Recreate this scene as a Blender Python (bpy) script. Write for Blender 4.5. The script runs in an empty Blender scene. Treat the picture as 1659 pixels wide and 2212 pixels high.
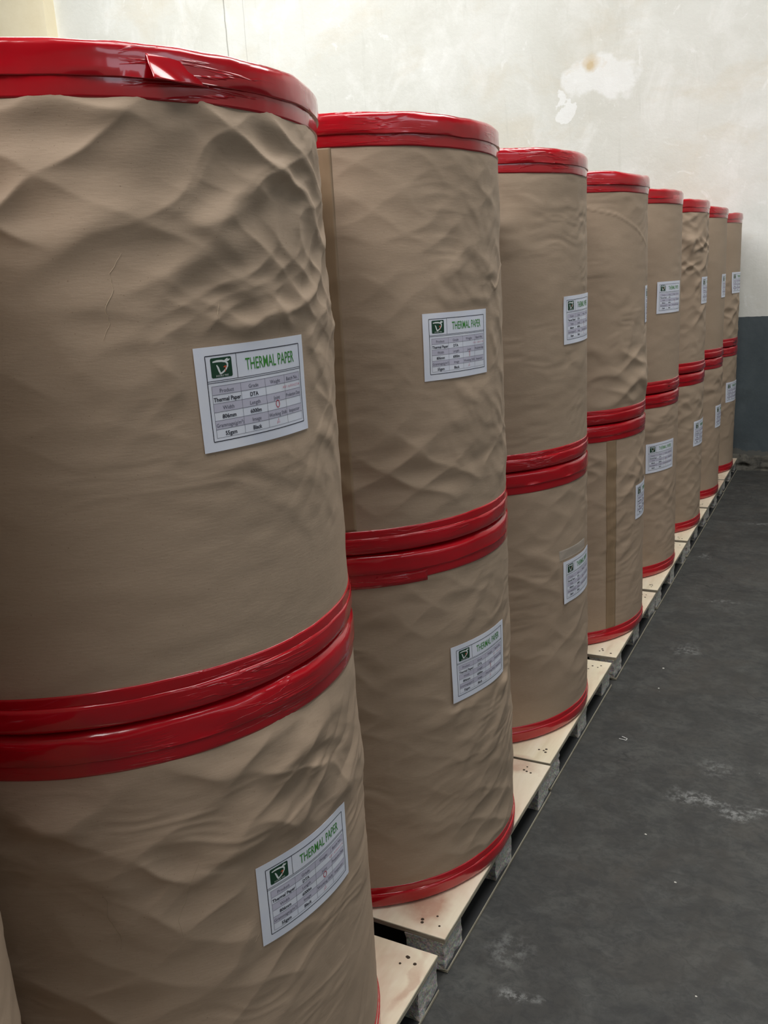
import bpy, math, random
import numpy as np
from mathutils import Vector, Matrix

# ------------------------------------------------------------------ camera
S = bpy.context.scene
COL = S.collection
cam_d = bpy.data.cameras.new('camera')
cam = bpy.data.objects.new('camera', cam_d)
COL.objects.link(cam)
cam_d.sensor_fit = 'HORIZONTAL'
cam_d.sensor_width = 36.0
cam_d.lens = 1916.35 / 1659.0 * 36.0
cam_d.clip_start = 0.02
cam_d.clip_end = 100
_r = Vector((0.88617394, 0.45969403, -0.05811318))
_u = Vector((-0.06511249, 0.24772038, 0.96664108))
_w = Vector((-0.45875495, 0.85282825, -0.24945517))
M4 = Matrix((( _r.x, _u.x, -_w.x, 0), (_r.y, _u.y, -_w.y, 0), (_r.z, _u.z, -_w.z, 1.43424), (0, 0, 0, 1)))
cam.matrix_world = M4
S.camera = cam

# ------------------------------------------------------------------ world, light, exposure
S.view_settings.view_transform = 'Standard'
S.view_settings.look = 'None'
S.view_settings.gamma = 1.0
S.view_settings.use_curve_mapping = False
S.view_settings.exposure = 0.0
wd = bpy.data.worlds.new('world'); S.world = wd
wd.use_nodes = True
bg = wd.node_tree.nodes['Background']
bg.inputs['Color'].default_value = (0.78, 0.86, 1.0, 1)
bg.inputs['Strength'].default_value = 1.0

def area(name, loc, rot, sx, sy, power, color):
    d = bpy.data.lights.new(name, 'AREA'); d.shape = 'RECTANGLE'
    d.size = sx; d.size_y = sy; d.energy = power; d.color = color
    o = bpy.data.objects.new(name, d); COL.objects.link(o)
    o.location = loc; o.rotation_euler = [math.radians(a) for a in rot]
    return o
# daylight falling in through the roof lights and the high side windows
area('roof_light', (-4.4, 4.0, 5.10), (0, 0, 0), 4.6, 3.6, 280, (1.0, 0.99, 0.965))
area('roof_light', (0.2, 3.0, 5.10), (0, 0, 0), 1.6, 5.0, 165, (1.0, 0.985, 0.96))
area('roof_light', (-1.4, -2.0, 5.10), (0, 0, 0), 3.4, 2.6, 285, (1.0, 0.985, 0.96))
area('window_light', (5.95, 1.0, 4.0), (0, 80, 0), 1.4, 6.0, 75, (0.76, 0.87, 1.0))

# ------------------------------------------------------------------ helpers
def link(o, parent=None):
    COL.objects.link(o)
    if parent is not None:
        o.parent = parent
    return o

def tag(o, label=None, cat=None, group=None, kind=None):
    if label: o['label'] = label
    if cat: o['category'] = cat
    if group: o['group'] = group
    if kind: o['kind'] = kind
    return o

def empty(name, loc):
    o = bpy.data.objects.new(name, None); link(o); o.location = loc
    o.empty_display_size = 0.1
    return o

def mesh_np(name, verts, quads, mat, parent=None, smooth=True, uv=None, tris=None):
    """verts (n,3); quads (m,4); optional tris (k,3); uv (n,2) per vertex"""
    me = bpy.data.meshes.new(name)
    verts = np.asarray(verts, np.float32)
    quads = np.zeros((0, 4), np.int32) if quads is None else np.asarray(quads, np.int32)
    tris = np.zeros((0, 3), np.int32) if tris is None else np.asarray(tris, np.int32)
    me.vertices.add(len(verts)); me.vertices.foreach_set('co', verts.ravel())
    nq, nt = len(quads), len(tris)
    li = np.concatenate([quads.ravel(), tris.ravel()])
    me.loops.add(len(li)); me.loops.foreach_set('vertex_index', li)
    st = np.concatenate([np.arange(nq) * 4, nq * 4 + np.arange(nt) * 3]).astype(np.int32)
    tt = np.concatenate([np.full(nq, 4), np.full(nt, 3)]).astype(np.int32)
    me.polygons.add(nq + nt)
    me.polygons.foreach_set('loop_start', st)
    me.polygons.foreach_set('loop_total', tt)
    me.polygons.foreach_set('use_smooth', np.full(nq + nt, smooth))
    if uv is not None:
        l = me.uv_layers.new(name='UVMap')
        l.data.foreach_set('uv', np.asarray(uv, np.float32)[li].ravel())
    me.update(calc_edges=True); me.validate()
    if mat is not None: me.materials.append(mat)
    o = bpy.data.objects.new(name, me)
    return link(o, parent)

def box_mesh(name, x0, x1, y0, y1, z0, z1, mat, parent=None, bevel=0.0):
    v = [(x0,y0,z0),(x1,y0,z0),(x1,y1,z0),(x0,y1,z0),(x0,y0,z1),(x1,y0,z1),(x1,y1,z1),(x0,y1,z1)]
    q = [(0,3,2,1),(4,5,6,7),(0,1,5,4),(1,2,6,5),(2,3,7,6),(3,0,4,7)]
    o = mesh_np(name, v, q, mat, parent, smooth=False)
    if bevel:
        b = o.modifiers.new('bevel', 'BEVEL'); b.width = bevel; b.segments = 2
    return o

def grid_quads(nr, nc, wrap=False, off=0, flip=False):
    """rows x cols vertex grid -> quads"""
    i = np.arange(nr - 1)[:, None]; j = np.arange(nc if wrap else nc - 1)[None, :]
    j2 = (j + 1) % nc
    a = i * nc + j; b = i * nc + j2; c = (i + 1) * nc + j2; d = (i + 1) * nc + j
    q = np.stack([a, b, c, d], -1).reshape(-1, 4) + off
    return q[:, ::-1] if flip else q

def vnoise(rng, X, Y, px, cell_y, ny):
    """smooth value noise: X in cells periodic with px, Y in cells"""
    g = rng.uniform(-1, 1, (ny + 3, px))
    xi = np.floor(X).astype(int); fx = X - xi
    yi = np.clip(np.floor(Y / cell_y).astype(int), 0, ny); fy = np.clip(Y / cell_y - yi, 0, 1)
    fx = fx * fx * fx * (fx * (fx * 6 - 15) + 10); fy = fy * fy * fy * (fy * (fy * 6 - 15) + 10)
    a = g[yi, xi % px]; b = g[yi, (xi + 1) % px]; c = g[yi + 1, xi % px]; d = g[yi + 1, (xi + 1) % px]
    return (a * (1 - fx) + b * fx) * (1 - fy) + (c * (1 - fx) + d * fx) * fy

# ------------------------------------------------------------------ node material helper
class MatB:
    def __init__(s, name):
        s.m = bpy.data.materials.new(name); s.m.use_nodes = True
        s.t = s.m.node_tree; s.n = s.t.nodes; s.l = s.t.links
        s.b = s.n['Principled BSDF']
    def node(s, ty, **kw):
        n = s.n.new(ty)
        for k, v in kw.items():
            if k.startswith('i_'):
                key = k[2:]
                key = int(key) if key.isdigit() else key.replace('_', ' ')
                n.inputs[key].default_value = v
            else: setattr(n, k, v)
        return n
    def link(s, a, b): s.l.new(a, b)
    def set(s, **kw):
        for k, v in kw.items():
            s.b.inputs[k.replace('_', ' ')].default_value = v
    def noise(s, vec, scale, detail=4, rough=0.55, mapscale=None, dist=0.0):
        if mapscale is not None:
            mp = s.node('ShaderNodeMapping'); s.link(vec, mp.inputs['Vector']); mp.inputs['Scale'].default_value = mapscale
            vec = mp.outputs['Vector']
        n = s.node('ShaderNodeTexNoise'); s.link(vec, n.inputs['Vector'])
        n.inputs['Scale'].default_value = scale; n.inputs['Detail'].default_value = detail
        n.inputs['Roughness'].default_value = rough; n.inputs['Distortion'].default_value = dist
        return n.outputs['Fac']
    def ramp(s, fac, stops):
        r = s.node('ShaderNodeValToRGB'); s.link(fac, r.inputs['Fac'])
        e = r.color_ramp.elements
        while len(e) < len(stops): e.new(0.5)
        for k, (p, c) in enumerate(stops):
            e[k].position = p
            e[k].color = (c, c, c, 1) if not hasattr(c, '__len__') else (*c, 1)
        return r.outputs['Color']
    def mix(s, fac, a, b, mode='MIX'):
        n = s.node('ShaderNodeMix', data_type='RGBA', blend_type=mode)
        for sock, v in ((n.inputs[0], fac), (n.inputs[6], a), (n.inputs[7], b)):
            if hasattr(v, 'links') or isinstance(v, bpy.types.NodeSocket): s.link(v, sock)
            elif isinstance(v, (int, float)): sock.default_value = v if sock.type == 'VALUE' else (v, v, v, 1)
            else: sock.default_value = (*v, 1)
        return n.outputs[2]
    def math(s, op, a, b=None, clamp=False):
        n = s.node('ShaderNodeMath', operation=op, use_clamp=clamp)
        for k, v in ((0, a), (1, b)):
            if v is None: continue
            if isinstance(v, bpy.types.NodeSocket): s.link(v, n.inputs[k])
            else: n.inputs[k].default_value = v
        return n.outputs[0]
    def bump(s, h, strength=0.3, dist=0.01, normal=None):
        b = s.node('ShaderNodeBump'); s.link(h, b.inputs['Height'])
        b.inputs['Strength'].default_value = strength; b.inputs['Distance'].default_value = dist
        if normal is not None: s.link(normal, b.inputs['Normal'])
        s.link(b.outputs['Normal'], s.b.inputs['Normal'])
        return b.outputs['Normal']
    def color(s, c):
        if isinstance(c, bpy.types.NodeSocket): s.link(c, s.b.inputs['Base Color'])
        else: s.b.inputs['Base Color'].default_value = (*c, 1)
def srgb(r, g, b):
    f = lambda c: (c / 255 / 12.92) if c / 255 <= 0.04045 else ((c / 255 + 0.055) / 1.055) ** 2.4
    return (f(r), f(g), f(b))

def mat_kraft():
    M = MatB('kraft_paper'); tc = M.node('ShaderNodeTexCoord'); uv = tc.outputs['UV']
    big = M.noise(uv, 3.0, 4, 0.55, (1, 2.2, 1))
    c = M.ramp(big, [(0.3, srgb(176, 155, 134)), (0.7, srgb(185, 164, 143))])
    fib = M.noise(uv, 60, 3, 0.6, (1.0, 5.0, 1))
    c = M.mix(M.ramp(fib, [(0.35, 0.0), (0.7, 0.14)]), c, srgb(156, 134, 110))
    sp = M.noise(uv, 330, 2, 0.5)
    c = M.mix(M.ramp(sp, [(0.70, 0.0), (0.76, 0.55)]), c, srgb(110, 88, 68))
    # per roll tint
    oi = M.node('ShaderNodeObjectInfo')
    tint = M.ramp(oi.outputs['Random'], [(0.0, (0.96, 0.95, 0.93)), (1.0, (1.03, 1.0, 0.98))])
    c = M.mix(1.0, c, tint, 'MULTIPLY')
    M.color(c); M.set(Roughness=0.66); M.b.inputs['Specular IOR Level'].default_value = 0.35
    h = M.math('ADD', M.noise(uv, 70, 5, 0.65, (1, 4, 1)), M.math('MULTIPLY', M.noise(uv, 14, 3, 0.5, (1, 1.6, 1)), 0.8))
    M.bump(h, 0.09, 0.004)
    return M.m

def mat_red():
    M = MatB('red_tape'); tc = M.node('ShaderNodeTexCoord'); uv = tc.outputs['UV']
    big = M.noise(uv, 7, 3, 0.5, (1, 3, 1))
    c = M.ramp(big, [(0.3, srgb(176, 8, 24)), (0.7, srgb(196, 14, 32))])
    M.color(c); M.set(Roughness=0.22); M.b.inputs['Coat Weight'].default_value = 0.7; M.b.inputs['Coat Roughness'].default_value = 0.06; M.b.inputs['Specular IOR Level'].default_value = 0.45
    h = M.noise(uv, 7, 3, 0.55, (0.8, 7, 1), 0.5)
    rid = M.math('ABSOLUTE', M.math('SUBTRACT', h, 0.5))
    rid = M.math('MULTIPLY', M.math('MINIMUM', rid, 0.03), -10.0)
    msk = M.ramp(M.noise(uv, 4.5, 2, 0.5), [(0.48, 0.0), (0.62, 1.0)])
    h2 = M.math('ADD', M.math('MULTIPLY', rid, msk), M.math('MULTIPLY', M.noise(uv, 12, 2, 0.4, (1, 1.5, 1)), 0.9))
    nb = M.bump(h2, 0.75, 0.003); M.link(nb, M.b.inputs['Coat Normal'])
    return M.m

def simple(name, col, rough=0.7, spec=0.4):
    M = MatB(name); M.color(col); M.set(Roughness=rough); M.b.inputs['Specular IOR Level'].default_value = spec
    return M.m

def mat_label():
    M = MatB('label_paper'); tc = M.node('ShaderNodeTexCoord')
    n = M.noise(tc.outputs['Object'], 30, 3)
    M.color(M.ramp(n, [(0.3, srgb(236, 240, 255)), (0.7, srgb(242, 245, 255))])); M.set(Roughness=0.55)
    return M.m

def mat_brown_tape():
    M = MatB('brown_packing_tape'); tc = M.node('ShaderNodeTexCoord')
    n = M.noise(tc.outputs['UV'], 20, 3, 0.5, (3, 0.6, 1))
    M.color(M.ramp(n, [(0.3, srgb(152, 127, 99)), (0.7, srgb(160, 135, 107))])); M.set(Roughness=0.42)
    M.bump(n, 0.15, 0.002)
    return M.m

def mat_clear_tape():
    M = MatB('clear_tape'); M.color((0.75, 0.72, 0.66)); M.set(Roughness=0.25, Alpha=0.22)
    return M.m

def mat_ply():
    M = MatB('plywood'); tc = M.node('ShaderNodeTexCoord'); ob = tc.outputs['Object']
    g = M.noise(ob, 3.2, 5, 0.6, (9, 1.2, 1), 0.6)
    c = M.ramp(g, [(0.3, srgb(226, 213, 182)), (0.55, srgb(238, 227, 199)), (0.8, srgb(246, 238, 216))])
    oi = M.node('ShaderNodeObjectInfo')
    c = M.mix(M.math('MULTIPLY', oi.outputs['Random'], 0.35), c, srgb(232, 220, 205))
    va = M.node('ShaderNodeVectorMath', operation='ADD'); M.link(ob, va.inputs[0]); M.link(oi.outputs['Location'], va.inputs[1])
    p = M.noise(va.outputs['Vector'], 3.4, 4, 0.65, (1.6, 1, 1), 0.4)
    c = M.mix(M.ramp(p, [(0.50, 0.0), (0.66, 0.42)]), c, srgb(196, 146, 122))
    # reddish water stains on the boards of the second stack
    gp = M.node('ShaderNodeNewGeometry').outputs['Position']
    nz = M.node('ShaderNodeTexNoise'); M.link(gp, nz.inputs['Vector']); nz.inputs['Scale'].default_value = 9; nz.inputs['Detail'].default_value = 6
    wv = M.node('ShaderNodeVectorMath', operation='MULTIPLY_ADD'); M.link(nz.outputs['Color'], wv.inputs[0]); wv.inputs[1].default_value = (.10, .10, 0); M.link(gp, wv.inputs[2])
    for (x, y, rx, ry, k) in ((-.762, 1.510, .075, .085, .75), (-.775, 2.155, .06, .05, .6), (-.705, 1.30, .014, .11, .45)):
        sp = M.node('ShaderNodeVectorMath', operation='SUBTRACT'); M.link(wv.outputs['Vector'], sp.inputs[0]); sp.inputs[1].default_value = (x + .05, y + .05, 0)
        sc = M.node('ShaderNodeVectorMath', operation='MULTIPLY'); M.link(sp.outputs['Vector'], sc.inputs[0]); sc.inputs[1].default_value = (1 / rx, 1 / ry, 0)
        le = M.node('ShaderNodeVectorMath', operation='LENGTH'); M.link(sc.outputs['Vector'], le.inputs[0])
        f = M.math('MULTIPLY', M.ramp(le.outputs['Value'], [(0.55, 1.0), (1.0, 0.0)]), M.ramp(M.noise(gp, 14, 5, .6), [(.3, .35), (.6, 1.0)]))
        c = M.mix(M.math('MULTIPLY', f, k), c, srgb(178, 124, 100))
    M.color(c); M.set(Roughness=0.6)
    M.bump(g, 0.1, 0.002)
    return M.m

def mat_plyedge():
    M = MatB('plywood_edge'); tc = M.node('ShaderNodeTexCoord'); ob = tc.outputs['Object']
    g = M.noise(ob, 14, 3, 0.6, (1, 1, 40))
    M.color(M.ramp(g, [(0.35, srgb(138, 130, 112)), (0.65, srgb(186, 178, 158))])); M.set(Roughness=0.8)
    M.bump(g, 0.4, 0.003)
    return M.m

def mat_chip():
    M = MatB('chipboard'); tc = M.node('ShaderNodeTexCoord'); ob = tc.outputs['Object']
    v = M.node('ShaderNodeTexVoronoi'); M.link(ob, v.inputs['Vector']); v.inputs['Scale'].default_value = 260
    c = M.mix(0.42, M.ramp(M.noise(ob, 45, 4, 0.7), [(0.3, srgb(158, 152, 136)), (0.7, srgb(204, 198, 180))]), v.outputs['Color'], 'OVERLAY')
    hs = M.node('ShaderNodeHueSaturation'); M.link(c, hs.inputs['Color']); hs.inputs['Saturation'].default_value = 0.5
    M.color(hs.outputs['Color']); M.set(Roughness=0.9)
    M.bump(M.math('ADD', M.noise(ob, 120, 4, 0.7), M.noise(ob, 35, 3)), 0.7, 0.005)
    return M.m

def mat_floor():
    M = MatB('worn_concrete'); tc = M.node('ShaderNodeTexCoord'); ob = tc.outputs['Object']
    a = M.noise(ob, 1.6, 8, 0.62, None, 0.3)
    c = M.ramp(a, [(0.3, srgb(56, 56, 54)), (0.55, srgb(66, 66, 64)), (0.75, srgb(78, 77, 74))])
    b = M.noise(ob, 9, 6, 0.7, None, 0.5)
    c = M.mix(M.ramp(b, [(0.42, 0.0), (0.70, 0.6)]), c, srgb(94, 95, 92))
    d = M.noise(ob, 4.5, 6, 0.65, (1, 1.5, 1), 0.4)
    c = M.mix(M.ramp(d, [(0.54, 0.0), (0.74, 0.55)]), c, srgb(52, 54, 55))
    e_ = M.noise(ob, 28, 7, 0.75, (1, 1.4, 1), 0.8)
    c = M.mix(M.ramp(e_, [(0.40, 0.55), (0.55, 0.0)]), c, srgb(48, 49, 50))
    e2 = M.noise(ob, 3.1, 5, 0.7, None, 1.0)
    c = M.mix(M.ramp(e2, [(0.50, 0.0), (0.70, 0.45)]), c, srgb(76, 72, 66))
    # hairline cracks
    nz = M.node('ShaderNodeTexNoise'); M.link(ob, nz.inputs['Vector']); nz.inputs['Scale'].default_value = 5; nz.inputs['Detail'].default_value = 5
    wv = M.node('ShaderNodeVectorMath', operation='MULTIPLY_ADD'); M.link(nz.outputs['Color'], wv.inputs[0]); wv.inputs[1].default_value = (0.25, 0.25, 0.1); M.link(ob, wv.inputs[2])
    mp = M.node('ShaderNodeMapping'); M.link(wv.outputs['Vector'], mp.inputs['Vector']); mp.inputs['Scale'].default_value = (1, 1.7, 1)
    v = M.node('ShaderNodeTexVoronoi', feature='DISTANCE_TO_EDGE'); M.link(mp.outputs['Vector'], v.inputs['Vector']); v.inputs['Scale'].default_value = 3.1
    ck = M.ramp(v.outputs['Distance'], [(0.0, 1.0), (0.008, 0.0)])
    ck = M.math('MULTIPLY', ck, M.ramp(M.noise(ob, 2.3, 3), [(0.54, 0.0), (0.66, 0.6)]))
    c = M.mix(ck, c, srgb(34, 35, 36))
    # one long crack running towards the wall
    sx = M.node('ShaderNodeSeparateXYZ'); M.link(wv.outputs['Vector'], sx.inputs[0])
    ln = M.math('ABSOLUTE', M.math('SUBTRACT', M.math('ADD', sx.outputs['Y'], M.math('MULTIPLY', sx.outputs['X'], 0.16)), 4.15))
    c = M.mix(M.math('MULTIPLY', M.ramp(ln, [(0.0, 1.0), (0.006, 0.0)]), 0.8), c, srgb(40, 41, 41))
    # lime splashes left on the concrete
    tot = None
    for (x, y, rx, ry, amp) in ((-0.30, 2.335, 0.085, 0.038, .9), (-0.20, 2.30, 0.05, 0.03, .7), (-0.524, 1.428, 0.035, 0.02, .9), (-0.585, 1.56, 0.05, 0.05, .35), (-0.25, 2.50, 0.07, 0.03, .4),
                            (-0.50, 3.35, 0.03, 0.06, .5), (-0.44, 3.9, 0.16, 0.03, .4), (-0.36, 5.2, 0.16, 0.04, .45), (-0.60, 4.55, 0.03, 0.05, .45)):
        sp = M.node('ShaderNodeVectorMath', operation='SUBTRACT'); M.link(wv.outputs['Vector'], sp.inputs[0]); sp.inputs[1].default_value = (x + .125, y + .125, .05)
        sc = M.node('ShaderNodeVectorMath', operation='MULTIPLY'); M.link(sp.outputs['Vector'], sc.inputs[0]); sc.inputs[1].default_value = (1 / rx, 1 / ry, 0)
        le = M.node('ShaderNodeVectorMath', operation='LENGTH'); M.link(sc.outputs['Vector'], le.inputs[0])
        k = M.math('MULTIPLY', M.math('SUBTRACT', 1.25, le.outputs['Value'], True), amp)
        tot = k if tot is None else M.math('MAXIMUM', tot, k)
    sm = M.math('MULTIPLY', tot, M.ramp(M.noise(ob, 42, 6, 0.75), [(0.46, 0.0), (0.60, 1.0)]), True)
    c = M.mix(M.math('MULTIPLY', sm, 0.75), c, srgb(168, 170, 168))
    sp2 = M.noise(ob, 75, 2, 0.4)
    c = M.mix(M.ramp(sp2, [(0.80, 0.0), (0.83, 0.6)]), c, srgb(140, 142, 140))
    M.color(c); M.set(Roughness=0.62); M.b.inputs['Specular IOR Level'].default_value = 0.35
    M.bump(M.math('ADD', M.noise(ob, 12, 8, 0.7), M.math('MULTIPLY', ck, -0.6)), 0.25, 0.01)
    return M.m

def mat_wall():
    M = MatB('limewashed_plaster'); g = M.node('ShaderNodeNewGeometry'); ob = g.outputs['Position']
    sx = M.node('ShaderNodeSeparateXYZ'); M.link(ob, sx.inputs[0]); X, Z = sx.outputs['X'], sx.outputs['Z']
    a = M.noise(ob, 0.7, 6, 0.6, (1, 1, 1.2), 0.4)
    c = M.ramp(a, [(0.32, srgb(216, 216, 208)), (0.5, srgb(226, 227, 221)), (0.68, srgb(236, 237, 233))])
    b = M.noise(ob, 2.4, 7, 0.68, (1.3, 1, 0.8), 0.6)
    c = M.mix(M.ramp(b, [(0.50, 0.0), (0.68, 0.55)]), c, srgb(243, 244, 241))
    w = M.noise(ob, 1.5, 5, 0.6, (1, 1, 1.6), 0.3)
    c = M.mix(M.ramp(w, [(0.52, 0.0), (0.75, 0.5)]), c, srgb(214, 204, 182))
    st = M.noise(ob, 6, 5, 0.7, (2.2, 1, 0.22), 0.3)
    c = M.mix(M.ramp(st, [(0.58, 0.0), (0.78, 0.35)]), c, srgb(190, 190, 180))
    ch = M.noise(ob, 5.5, 5, 0.7, (1, 1, 1), 1.2)
    c = M.mix(M.ramp(ch, [(0.62, 0.0), (0.68, 0.45)]), c, srgb(246, 247, 245))
    # filler patch with a brown stain
    nz = M.node('ShaderNodeTexNoise'); M.link(ob, nz.inputs['Vector']); nz.inputs['Scale'].default_value = 4; nz.inputs['Detail'].default_value = 6
    wv = M.node('ShaderNodeVectorMath', operation='MULTIPLY_ADD'); M.link(nz.outputs['Color'], wv.inputs[0]); wv.inputs[1].default_value = (0.5, 0, 0.5); M.link(ob, wv.inputs[2])
    def blob(x, z, rx, rz, e0, e1):
        sp = M.node('ShaderNodeVectorMath', operation='SUBTRACT'); M.link(wv.outputs['Vector'], sp.inputs[0]); sp.inputs[1].default_value = (x + .25, 6.68, z + .25)
        sc = M.node('ShaderNodeVectorMath', operation='MULTIPLY'); M.link(sp.outputs['Vector'], sc.inputs[0]); sc.inputs[1].default_value = (1 / rx, 0, 1 / rz)
        le = M.node('ShaderNodeVectorMath', operation='LENGTH'); M.link(sc.outputs['Vector'], le.inputs[0])
        return M.ramp(le.outputs['Value'], [(e0, 1.0), (e1, 0.0)])
    c = M.mix(M.math('MULTIPLY', blob(-1.66, 2.74, 0.34, 0.26, 0.66, 0.80), 0.6), c, srgb(246, 248, 248))
    c = M.mix(M.math('MULTIPLY', blob(-1.93, 2.57, 0.10, 0.12, 0.72, 0.78), 0.7), c, srgb(246, 248, 248))
    c = M.mix(M.math('MULTIPLY', blob(-1.79, 2.82, 0.11, 0.12, 0.3, 0.95), 0.75), c, srgb(205, 178, 124))
    # hairline joints
    jit = M.math('MULTIPLY', M.math('SUBTRACT', M.noise(ob, 3, 4), 0.5), 0.03)
    for x0, wd_, k in ((-4.81, 0.006, 0.55), (-4.62, 0.004, 0.25)):
        d = M.math('ABSOLUTE', M.math('SUBTRACT', M.math('ADD', X, jit), x0))
        c = M.mix(M.math('MULTIPLY', M.math('LESS_THAN', d, wd_), k), c, srgb(120, 116, 104))
    # grey dado paint
    dd = M.ramp(M.noise(ob, 2.2, 7, 0.7, None, 0.4), [(0.3, srgb(76, 85, 90)), (0.7, srgb(98, 107, 111))])
    dd = M.mix(M.ramp(M.noise(ob, 7, 5, 0.7), [(0.55, 0.0), (0.72, 0.5)]), dd, srgb(78, 84, 86))
    low = M.math('LESS_THAN', M.math('ADD', Z, M.math('MULTIPLY', M.noise(ob, 9, 5, 0.7), 0.22)), 0.25)
    dd = M.mix(low, dd, srgb(104, 104, 100))
    edge = M.math('LESS_THAN', M.math('ADD', Z, M.math('MULTIPLY', M.noise(ob, 30, 2), 0.006)), 1.068)
    c = M.mix(edge, c, dd)
    M.color(c); M.set(Roughness=0.85); M.b.inputs['Specular IOR Level'].default_value = 0.2
    M.bump(M.math('ADD', M.noise(ob, 6, 8, 0.65), M.noise(ob, 1.4, 3)), 0.25, 0.02)
    return M.m

def mat_cream():
    M = MatB('cream_paint'); g = M.node('ShaderNodeNewGeometry'); ob = g.outputs['Position']
    M.color(M.ramp(M.noise(ob, 2, 6, 0.6), [(0.3, srgb(234, 222, 190)), (0.7, srgb(244, 234, 206))])); M.set(Roughness=0.85)
    M.bump(M.noise(ob, 8, 6), 0.2, 0.02)
    return M.m

KRAFT = mat_kraft(); RED = mat_red(); LABEL = mat_label(); BROWN = mat_brown_tape(); CLEAR = mat_clear_tape()
PLY = mat_ply(); PLYE = mat_plyedge(); CHIP = mat_chip(); FLOOR = mat_floor(); WALL = mat_wall(); CREAM = mat_cream()
GREYCELL = simple('label_grey_cell', srgb(208, 206, 224), 0.6)
INK = simple('black_ink', srgb(38, 38, 52), 0.5)
INKL = simple('thin_line_ink', srgb(92, 92, 108), 0.5)
GREEN = simple('green_ink', srgb(66, 146, 58), 0.5)
LOGOG = simple('dark_green_ink', srgb(28, 70, 48), 0.5)
WHITE = simple('white_ink', srgb(235, 240, 240), 0.5)
ORANGE = simple('orange_ink', srgb(214, 96, 56), 0.5)
PINK = simple('red_stamp_ink', srgb(214, 120, 140), 0.5)
REDPEN = simple('red_pen_ink', srgb(190, 30, 60), 0.5)
BASE_DARK = simple('dark_board_face', srgb(46, 47, 48), 0.7)  # dark upper and lower faces of the pallets' bottom boards
TEAR = simple('torn_paper_fibre', srgb(196, 176, 150), 0.8)
DARK = simple('dark_hole', srgb(66, 54, 42), 0.9)
PLASTER = simple('plain_white_plaster', srgb(214, 212, 204), 0.9)
GREYP = simple('grey_painted_steel', srgb(120, 118, 108), 0.6)

# ------------------------------------------------------------------ the hall
X0, X1, Y0, Y1, ZC = -9.0, 6.0, -9.0, 6.68, 5.2
def st(o, **k):
    o['kind'] = 'structure'; return o
st(box_mesh('floor', X0 - .2, X1 + .2, Y0 - .2, Y1 + .2, -0.2, 0.0, FLOOR))
st(box_mesh('wall_back', X0 - .2, X1 + .2, Y1, Y1 + .2, 0.0, ZC, WALL))
st(box_mesh('wall_left', X0 - .2, X0, Y0, Y1, 0.0, ZC, WALL))
st(box_mesh('wall_right', X1, X1 + .2, Y0, Y1, 0.0, ZC, WALL))
st(box_mesh('wall_front', X0 - .2, X1 + .2, Y0 - .2, Y0, 0.0, ZC, WALL))
st(box_mesh('ceiling', X0 - .2, X1 + .2, Y0 - .2, Y1 + .2, ZC, ZC + .2, GREYP))
# pilaster at the far left of the wall
pil = st(box_mesh('trim_1', -7.9, -6.70, 6.553, 6.68, 0.0, ZC, CREAM))
# broken mortar skirting at the foot of the back wall
def skirting():
    rng = np.random.default_rng(5)
    xs = np.linspace(-1.6, 2.95, 300); zs = np.linspace(0, 1, 16)
    Xg, Zg = np.meshgrid(xs, zs)
    n1 = vnoise(rng, (Xg + 2) / .09, Zg, 64, .34, 4); n2 = vnoise(rng, (Xg + 2) / .028, Zg, 180, .15, 8)
    top = 0.105 + 0.03 * vnoise(rng, (Xg + 2) / .16, Zg * 0, 64, 1, 1) + .008 * vnoise(rng, (Xg + 2) / .03, Zg * 0, 160, 1, 1)
    d = (0.05 - 0.035 * Zg) * (1 + .35 * n1 + .25 * n2)
    d = d * np.where((n1 < -.45) & (Zg > .25) & (Zg < .95), .25, 1)
    d[-1] = 0.0
    V = np.stack([Xg, Y1 - d, Zg * top], -1).reshape(-1, 3)
    M = MatB('crumbling_mortar'); g = M.node('ShaderNodeNewGeometry'); p = g.outputs['Position']
    c = M.ramp(M.noise(p, 9, 7, 0.75, None, .6), [(0.34, srgb(40, 40, 38)), (0.42, srgb(82, 80, 74)), (0.7, srgb(118, 114, 104))])
    M.color(c); M.set(Roughness=.95); M.bump(M.noise(p, 30, 6, .7), .6, .01)
    st(mesh_np('baseboard_back', V, grid_quads(16, 300), M.m, None, True))
skirting()
# conduit crossing the pilaster at the far left
def tube(name, pts, r, mat, parent=None, seg=10):
    cu = bpy.data.curves.new(name, 'CURVE'); cu.dimensions = '3D'; cu.bevel_depth = r; cu.bevel_resolution = 3; cu.use_fill_caps = True
    sp = cu.splines.new('POLY'); sp.points.add(len(pts) - 1)
    for k, p in enumerate(pts): sp.points[k].co = (*p, 1)
    tmp = bpy.data.objects.new(name, cu); COL.objects.link(tmp)
    dg = bpy.context.evaluated_depsgraph_get(); me = bpy.data.meshes.new_from_object(tmp.evaluated_get(dg))
    COL.objects.unlink(tmp); bpy.data.objects.remove(tmp)
    me.name = name; me.materials.clear(); me.materials.append(mat)
    for p in me.polygons: p.use_smooth = True
    o = bpy.data.objects.new(name, me); return link(o, parent)
tag(tube('wall_conduit', [(-8.2, 6.50, 3.35), (-7.62, 6.535, 3.72), (-7.30, 6.535, 4.22), (-7.05, 6.535, 4.75)], 0.016, GREYP),
    'grey conduit slanting across cream pilaster at top left corner of wall', 'pipe')

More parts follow.
